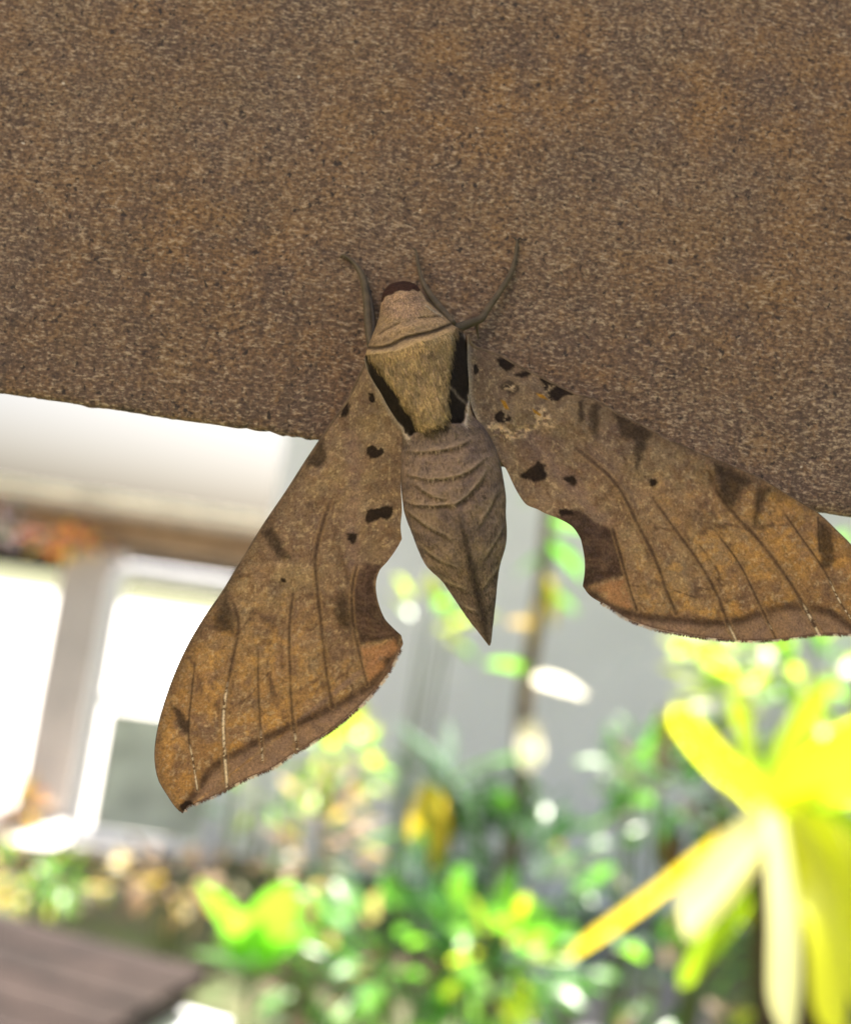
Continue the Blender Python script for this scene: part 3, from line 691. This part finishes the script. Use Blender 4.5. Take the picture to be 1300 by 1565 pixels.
def shrub(name, label, cat, px, py, y, rx, rz, n, ln, kinds, ry=None, stems=4, group=None, ground=0.0, up=.35):
    c = V(on_y(px, py, y)); ry = ry or rx
    e = empty(name, (c.x, c.y, ground)); tag(e, label, cat, group)
    for k in range(stems):
        a = rnd.uniform(0, 6.28); q = Vector((math.cos(a) * rx * .55, math.sin(a) * ry * .55, rnd.uniform(-.2, .5) * rz))
        p0 = Vector((math.cos(a) * .03, math.sin(a) * .03, -.02)); p2 = c + q - e.location
        p1 = p0.lerp(p2, .5) + Vector((rnd.uniform(-.04, .04), rnd.uniform(-.04, .04), .06))
        pts = catmull([tuple(p0), tuple(p1), tuple(p2)], 4)
        tube('stem', [V(p) for p in pts], list(np.linspace(.012, .005, len(pts))), green_stem, e, 6)
    keys = list(kinds); wts = [kinds[k] for k in keys]
    for i in range(n):
        while True:
            v = Vector((rnd.uniform(-1, 1), rnd.uniform(-1, 1), rnd.uniform(-1, 1)))
            if .25 < v.length < 1: break
        p = c + Vector((v.x * rx, v.y * ry, v.z * rz))
        d = v.normalized() + Vector((rnd.uniform(-.6, .6), rnd.uniform(-.6, .6), rnd.uniform(-.5, .5) + up * .5))
        nn = Vector((rnd.uniform(-.6, .6), rnd.uniform(-.6, .6), 1))
        put_leaf(ML[rnd.choices(keys, wts)[0]], e, p, d, nn, ln * rnd.uniform(.6, 1.35))
    return e

# ---- raised deck with brown planks on a white plinth, lower left
ZT = .62
cor = V(on_z(305, 1475, ZT)); far = V(on_z(-120, 1362, ZT)); near = V(on_z(60, 1590, ZT))
ax1 = (far - cor); ax1.z = 0; L1 = 2.6; ax1.normalize()
ax2 = (near - cor); ax2.z = 0; ax2 = (ax2 - ax1 * ax2.dot(ax1)).normalized(); L2 = 1.5
dk = empty('raised_deck', (cor.x, cor.y, 0)); tag(dk, 'low brown plank deck on a white plinth beside the planting', 'deck')
Mx = Matrix(((ax1.x, ax2.x, 0, 0), (ax1.y, ax2.y, 0, 0), (0, 0, 1, 0), (0, 0, 0, 1)))
pk = simple('brown_plank', (.024, .016, .0135), .9, .5, 9, .003, .2)
npl = 10; pwd = L2 / npl
for i in range(npl):
    box('plank', (L1 / 2 - .03, pwd * (i + .5), ZT - .018), (L1, pwd - .008, .036), pk, dk, .003, Mx)
box('fascia', (L1 / 2, L2 / 2, ZT - .066), (L1 - .02, L2 - .02, .055), simple('dark_fascia', (.05, .035, .03), .8), dk, 0, Mx)
box('plinth', (L1 / 2 - .12, L2 / 2, (ZT - .096) / 2), (L1 - .02, L2 - .04, ZT - .098), simple('white_plinth', (.84, .85, .88), .8, .03), dk, 0, Mx)

# ---- open shelter: beam on broad posts, at the yard's edge
pb = V(on_z(78, 1242, 0)); PY = pb.y
tb = V(on_y(160, 812, PY)).z
sh = empty('open_shelter', (pb.x, PY, 0)); tag(sh, 'open shelter with pale posts carrying a brown timber beam over the sunlit yard', 'shelter')
post_m = simple('pale_grey_post', (.42, .38, .36), .8, .12, 4, .003)
bm_ = simple('brown_shelter_beam', (.24, .15, .08), .8, .25, 6, .003)
xr = V(on_y(470, 860, PY)).x - pb.x
for xo in (0, xr - .15, -3.2):
    box('post', (xo, 0, tb / 2 - .06), (.33, .30, tb - .13), post_m, sh, .012)
box('beam', ((xr - 4) / 2, 0, tb + .02), (xr + 4.2, .22, .17), bm_, sh, .008)
box('gutter', ((xr - 4) / 2, -.05, tb + .20), (xr + 4.2, .3, .06), simple('cream_gutter', (.7, .64, .5), .6), sh, .008)

# ---- white tubular gate with rounded corners and a solid lower panel
white_m = simple('white_enamel', (.80, .79, .82), .4, .04)
gb = V(on_z(200, 1288, .06)); GY = gb.y
g0 = V(on_y(112, 1262, GY)); g1 = V(on_y(318, 1306, GY)); gt = V(on_y(205, 872, GY)).z
gt_e = empty('garden_gate', (gb.x, GY, 0)); tag(gt_e, 'white tubular garden gate with rounded corners beside the pale shelter post', 'gate')
xa, xb, za, zc_ = g0.x - gb.x, g1.x - gb.x, .06, gt
rc = .10; pts = []
for cx, cz, a0 in ((xb - rc, zc_ - rc, 0), (xa + rc, zc_ - rc, 90), (xa + rc, za + rc, 180), (xb - rc, za + rc, 270)):
    for k in range(5): a = R_(a0 + k * 22.5); pts.append((cx + rc * math.cos(a), 0, cz + rc * math.sin(a)))
pts.append(pts[0]); tube('frame', pts, .045, white_m, gt_e, 10)
mz = V(on_y(200, 1075, GY)).z
box('rail', ((xa + xb) / 2, 0, mz), (xb - xa - .06, .05, .05), white_m, gt_e, .005)
box('panel', ((xa + xb) / 2 + .03, .01, (za + mz) / 2), (xb - xa - .12, .02, mz - za - .10), simple('grey_green_panel', (.50, .54, .47), .6, .4, 5), gt_e)
for s_ in (xa + .02, xb - .02): box('foot', (s_, 0, .02), (.05, .12, .04), white_m, gt_e)
wp = V(on_z(322, 1318, 0)); 
gp = empty('gate_post', (wp.x, wp.y, 0)); tag(gp, 'thin white post standing next to the tubular garden gate', 'post')
hp = V(on_y(345, 1150, wp.y)).z
box('shaft', (0, 0, hp / 2), (.07, .07, hp), white_m, gp, .006); box('cap', (0, 0, hp + .012), (.10, .10, .022), white_m, gp, .004)

# ---- flowers by the shelter
def flowers(label, px, py, y, rx, rz, kinds, n, ground=None):
    return shrub('flower_basket' if ground is None else 'flowering_plant', label, 'flowers', px, py, y, rx, rz, n, .09, kinds, ry=.10, stems=3, ground=V(on_y(px, py, y)).z - rz if ground is None else ground)
flowers('red and orange flowers hanging under the brown shelter beam', 110, 832, PY - .2, .26, .06, {'red': 4, 'gold': 2, 'tan': 1}, 60)
flowers('violet flowers hanging under the brown shelter beam', 8, 802, PY - .2, .10, .08, {'violet': 4, 'dark': 2}, 30)
flowers('orange flowering plant at the foot of the pale shelter post', 22, 1228, PY - .5, .16, .12, {'red': 2, 'gold': 4, 'tan': 2}, 50, 0.0)

# ---- low planting behind the deck
shrub('low_shrub', 'low shrub of tan, yellow and green leaves behind the plank deck', 'shrub', 70, 1335, 4.3, .30, .12, 90, .075, {'tan': 4, 'gold': 2, 'yellow': 2, 'green': 2, 'brown': 4})
shrub('low_shrub', 'low shrub of dry pinkish leaves beside the gate and deck', 'shrub', 265, 1345, 4.1, .24, .13, 90, .07, {'tan': 6, 'gold': 1, 'brown': 4, 'cream': 1})
shrub('low_shrub', 'small bright green plant among the dry leaves behind the deck', 'shrub', 92, 1350, 3.9, .07, .06, 26, .07, {'lime': 3, 'green': 2})
# ---- sunlit yellow-green shrub and dry shrub, middle
shrub('sunlit_shrub', 'yellow-green sunlit shrub below the hanging wing tip', 'shrub', 505, 1165, 3.8, .20, .17, 80, .08, {'yellow': 5, 'lime': 3, 'green': 2})
shrub('mossy_shrub', 'soft olive green shrub next to the thin white post', 'shrub', 405, 1215, 4.4, .24, .22, 90, .07, {'green': 4, 'yellow': 2, 'lime': 1, 'dark': 2})
shrub('dry_shrub', 'shrub of dry tan leaves left of the dark dracaena', 'shrub', 488, 1290, 3.4, .17, .27, 110, .07, {'tan': 7, 'cream': 2, 'brown': 5, 'green': 2})
# ---- big leafy bush, lower middle
shrub('leafy_bush', 'broad bush of fresh green leaves under the dracaena', 'bush', 660, 1470, 2.7, .38, .22, 190, .10, {'green': 6, 'lime': 3, 'dark': 5})
shrub('leafy_bush', 'bush of lime leaves growing at the front of the dark bush', 'bush', 760, 1455, 2.4, .13, .10, 45, .09, {'lime': 5, 'yellow': 2, 'green': 2})
shrub('dark_bush', 'dark green bush in the shade between dracaena and wall', 'bush', 800, 1330, 3.3, .26, .26, 150, .09, {'dark': 7, 'green': 3})
shrub('dark_bush', 'dark leafy bush between the dry shrub and the lime plant', 'bush', 500, 1490, 2.9, .18, .22, 110, .09, {'dark': 5, 'brown': 3, 'tan': 2, 'green': 3})
# ---- lime broad-leaved plant
lp = V(on_y(385, 1490, 2.2)); le = empty('lime_plant', (lp.x, lp.y, 0)); tag(le, 'lime plant with a few broad upright leaves beside the plank deck', 'plant')
tube('stem', [(0, 0, -.02), (.01, 0, lp.z * .5), (0, 0, lp.z)], [.012, .010, .007], green_stem, le, 6)
for (ex, ey, dy) in ((330, 1345, .03), (440, 1340, -.04), (300, 1440, -.05), (470, 1410, .05), (375, 1380, -.08), (420, 1450, -.1), (345, 1420, .08)):
    tp = V(on_y(ex, ey, 2.2 + dy)); dv = tp - lp
    put_leaf(ML['lime'], le, lp, dv, Vector((0, .55, .8)), dv.length * 1.05)
# ---- slender tree in front of the white wall
TY = 4.0
tp_ = [on_y(x, y_, TY) for x, y_ in ((860, 640), (842, 760), (828, 900), (803, 1060), (788, 1250))]
gz = np.array([tp_[-1][0] - .03, TY, -.03]); tree = empty('slender_tree', (float(gz[0]), TY, 0)); tag(tree, 'slender young tree with few leaves and pale glint leaves before the white wall', 'tree')
pts = catmull([p - np.array(tree.location) for p in [gz] + tp_[::-1]], 6)
tube('trunk', [V(p) for p in pts], list(np.linspace(.042, .02, len(pts))), bark, tree, 9)
for (bx, by, ex, ey, k, l) in ((806, 1040, 900, 1050, 'cream', .13), (830, 880, 860, 960, 'gold', .16), (835, 830, 905, 880, 'lime', .16),  # the cream leaf imitates a white sun glint
                               (840, 800, 900, 800, 'green', .15), (826, 920, 800, 985, 'gold', .10), (845, 730, 790, 760, 'lime', .14), (820, 960, 770, 940, 'tan', .12),
                               (835, 850, 780, 870, 'green', .14), (850, 700, 930, 740, 'lime', .15), (828, 900, 890, 930, 'green', .15), (810, 1030, 740, 1000, 'lime', .12)):
    a = V(on_y(bx, by, TY - .02)); b_ = V(on_y(ex, ey, TY - .12)); put_leaf(ML[k], tree, a, b_ - a, sdir, max((b_ - a).length, l))
tw0 = V(on_y(806, 1050, TY)); tw1 = V(on_y(812, 1098, TY - .35))  # twig and two cream leaves added to imitate a bright sun glint
tube('twig', [tw0 - tree.location, (tw0 + tw1) / 2 - tree.location + Vector((0, 0, .02)), tw1 - tree.location], [.008, .006, .004], bark, tree, 6)
tw2 = V(on_y(803, 1180, TY - .30)); put_leaf(ML['cream'], tree, tw1, tw2 - tw1, sdir, .19)
put_leaf(ML['cream'], tree, tw1 + Vector((.01, -.01, -.02)), tw2 - tw1 + Vector((.02, 0, 0)), sdir + Vector((.3, 0, 0)), .17)
# ---- sprays seen between the moth's wing and abdomen
shrub('pale_shrub', 'loose yellow-green spray of leaves before the white wall', 'shrub', 655, 955, 4.9, .20, .14, 16, .14, {'yellow': 3, 'lime': 2, 'green': 1}, stems=5)
# ---- dracaena
DY = 3.3; dc = V(on_y(690, 1195, DY)); de = empty('dracaena', (dc.x, DY, 0)); tag(de, 'dark green dracaena with drooping strap leaves and one yellow leaf', 'plant')
tube('stem', [(0.02, 0, -.02), (.03, .01, dc.z * .5), (0, 0, dc.z)], [.022, .02, .016], bark, de, 8)
for i in range(34):
    a = i * 2.4; el = rnd.uniform(-.5, 1.1); d = Vector((math.cos(a), math.sin(a) * .9, el))
    put_leaf(MS['dark' if i % 5 else 'green'], de, dc + Vector((0, 0, rnd.uniform(-.22, .03))), d, Vector((0, .2, 1)), rnd.uniform(.26, .42))
a = V(on_y(655, 1195, DY - .1)); b_ = V(on_y(655, 1345, DY - .14))
put_leaf(ML['gold'], de, a, b_ - a, Vector((0, -.6, .6)), (b_ - a).length)
# ---- right: yellow-green tree, dark shrub, stump and bromeliad
shrub('yellow_green_tree', 'tall shrub with bright yellow-green leaves behind the bromeliad', 'shrub', 1240, 1030, 3.0, .36, .38, 290, .12, {'yellow': 8, 'lime': 4, 'cream': 2, 'green': 3}, stems=6)
shrub('shade_shrub', 'dark shrub with brown and green leaves behind the bromeliad', 'shrub', 1060, 1215, 2.7, .20, .17, 110, .09, {'dark': 4, 'brown': 5, 'green': 4})
shrub('fine_shrub', 'thin green shrub against the white wall next to bromeliad', 'shrub', 985, 1190, 3.6, .16, .20, 60, .09, {'green': 5, 'dark': 2, 'lime': 1})
shrub('path_plant', 'sparse low plant with small leaves and pale glint leaves beside the grey path', 'plant', 900, 1325, 3.5, .16, .04, 16, .07, {'cream': 3, 'tan': 3, 'green': 2}, stems=3)  # cream leaves put in to imitate small white glints
shrub('path_plant', 'sparse green plant under the bromeliad by the grey path', 'plant', 1020, 1500, 2.3, .15, .12, 40, .075, {'green': 5, 'lime': 2, 'tan': 2, 'dark': 2}, stems=3)
shrub('path_plant', 'leafy green plant growing round the foot of the stump', 'plant', 1230, 1480, 2.4, .22, .2, 90, .09, {'green': 5, 'lime': 3, 'yellow': 3, 'dark': 2}, stems=3)
BY = 1.7; bc = V(on_y(1180, 1248, BY))
st_e = empty('tree_stump', (bc.x + .20, BY + .07, 0)); tag(st_e, 'dark brown fibrous stump that carries the bromeliad', 'stump')
hh = bc.z - .035
tube('trunk', [(0, 0, -.02), (0, 0, .1), (-.05, 0, hh * .5), (-.13, -.04, hh * .92), (-.15, -.05, hh)], [.10, .085, .075, .08, .065], simple('fibrous_bark', (.07, .042, .028), .95, .4, 30, .01), st_e, 14)
be = empty('bromeliad', (bc.x, BY, bc.z - .04)); tag(be, 'large yellow bromeliad with broad strap leaves on the dark stump', 'bromeliad')
def strap(pxs, wpx, mat, dy0, dy1, tilt):
    P = catmull([(x, y_, BY + dy0 + (dy1 - dy0) * i / (len(pxs) - 1)) for i, (x, y_) in enumerate(pxs)], 6)
    W = on_y(P[:, 0], P[:, 1], P[:, 2]); n = len(W); vs, fs = [], []
    wd = .82 * wpx * (BY + D) / FPX
    for i, p in enumerate(W):
        t = i / (n - 1); tg = V(W[min(i + 1, n - 1)] - W[max(i - 1, 0)]).normalized()
        sdv = tg.cross(Vector(tilt)).normalized(); nn = sdv.cross(tg)
        wi = wd / 2 * (.5 + .5 * math.sin(math.pi * (.08 + .72 * t))) * (1 - max(0, (t - .86) / .14) ** 3 * .8)
        for j in (-1, -.5, 0, .5, 1): vs.append(V(p) + sdv * j * wi + nn * (abs(j) ** 2 * wi * .35) - be.location)
    for i in range(n - 1):
        for j in range(4): a = i * 5 + j; fs.append((a, a + 5, a + 6, a + 1))
    return mesh_obj('leaf', vs, fs, mat, be)
B_y = leaf_mat('bromeliad_yellow', (.62, .64, .02), (.74, .72, .05), .5, .3)
B_p = leaf_mat('bromeliad_pale', (.86, .85, .35), (.90, .88, .5), .55, .25, (1, .98, .6))
B_g = leaf_mat('bromeliad_gold', (.60, .42, .03), (.70, .52, .05), .45, .3)
B_o = leaf_mat('bromeliad_green', (.22, .34, .02), (.36, .46, .04), .45, .3)
up_ = (0, .92, .40); fr_ = (.15, -.75, .65)
strap([(1175, 1240), (1120, 1190), (1070, 1135), (1028, 1082)], 55, B_y, 0, .05, up_)
strap([(1185, 1245), (1150, 1300), (1100, 1365), (1045, 1425)], 115, B_p, -.02, -.16, up_)
strap([(1170, 1245), (1100, 1290), (1000, 1370), (868, 1464)], 32, B_g, 0, -.05, up_)
strap([(1190, 1250), (1205, 1340), (1212, 1450), (1205, 1590)], 85, B_p, -.05, -.38, up_)
strap([(1200, 1250), (1245, 1340), (1270, 1440), (1275, 1590)], 75, B_y, -.03, -.30, up_)
strap([(1200, 1240), (1250, 1190), (1300, 1150), (1360, 1110)], 95, B_y, 0, -.05, up_)
strap([(1180, 1255), (1150, 1350), (1100, 1430), (1040, 1510)], 50, B_o, .05, .04, up_)
strap([(1205, 1245), (1270, 1260), (1340, 1330), (1390, 1420)], 80, B_o, .02, -.02, up_)
strap([(1190, 1235), (1200, 1170), (1225, 1110), (1265, 1050)], 60, B_o, .03, .10, up_)
strap([(1195, 1240), (1250, 1230), (1310, 1210), (1380, 1225)], 80, B_o, .03, .05, up_)
strap([(1195, 1262), (1225, 1330), (1240, 1400), (1232, 1470)], 60, B_o, .04, -.02, up_)
strap([(1205, 1250), (1280, 1300), (1320, 1400), (1335, 1560)], 80, B_y, -.02, -.22, up_)
strap([(1185, 1232), (1150, 1170), (1140, 1120), (1120, 1060)], 34, B_o, .05, .12, up_)
strap([(1176, 1258), (1130, 1330), (1090, 1400), (1075, 1480)], 40, B_o, .06, .10, up_)
# ---- grey path, lower right
pp = [on_z(*p, .004) for p in ((800, 1380), (1000, 1380), (1180, 1750), (820, 1750))]
o = mesh_obj('path', pp, [(0, 3, 2, 1)], simple('grey_gravel', (.20, .20, .205), .95, .3, 30, .01), smooth=False); tag(o, 'grey gravel path', 'path', kind='structure')
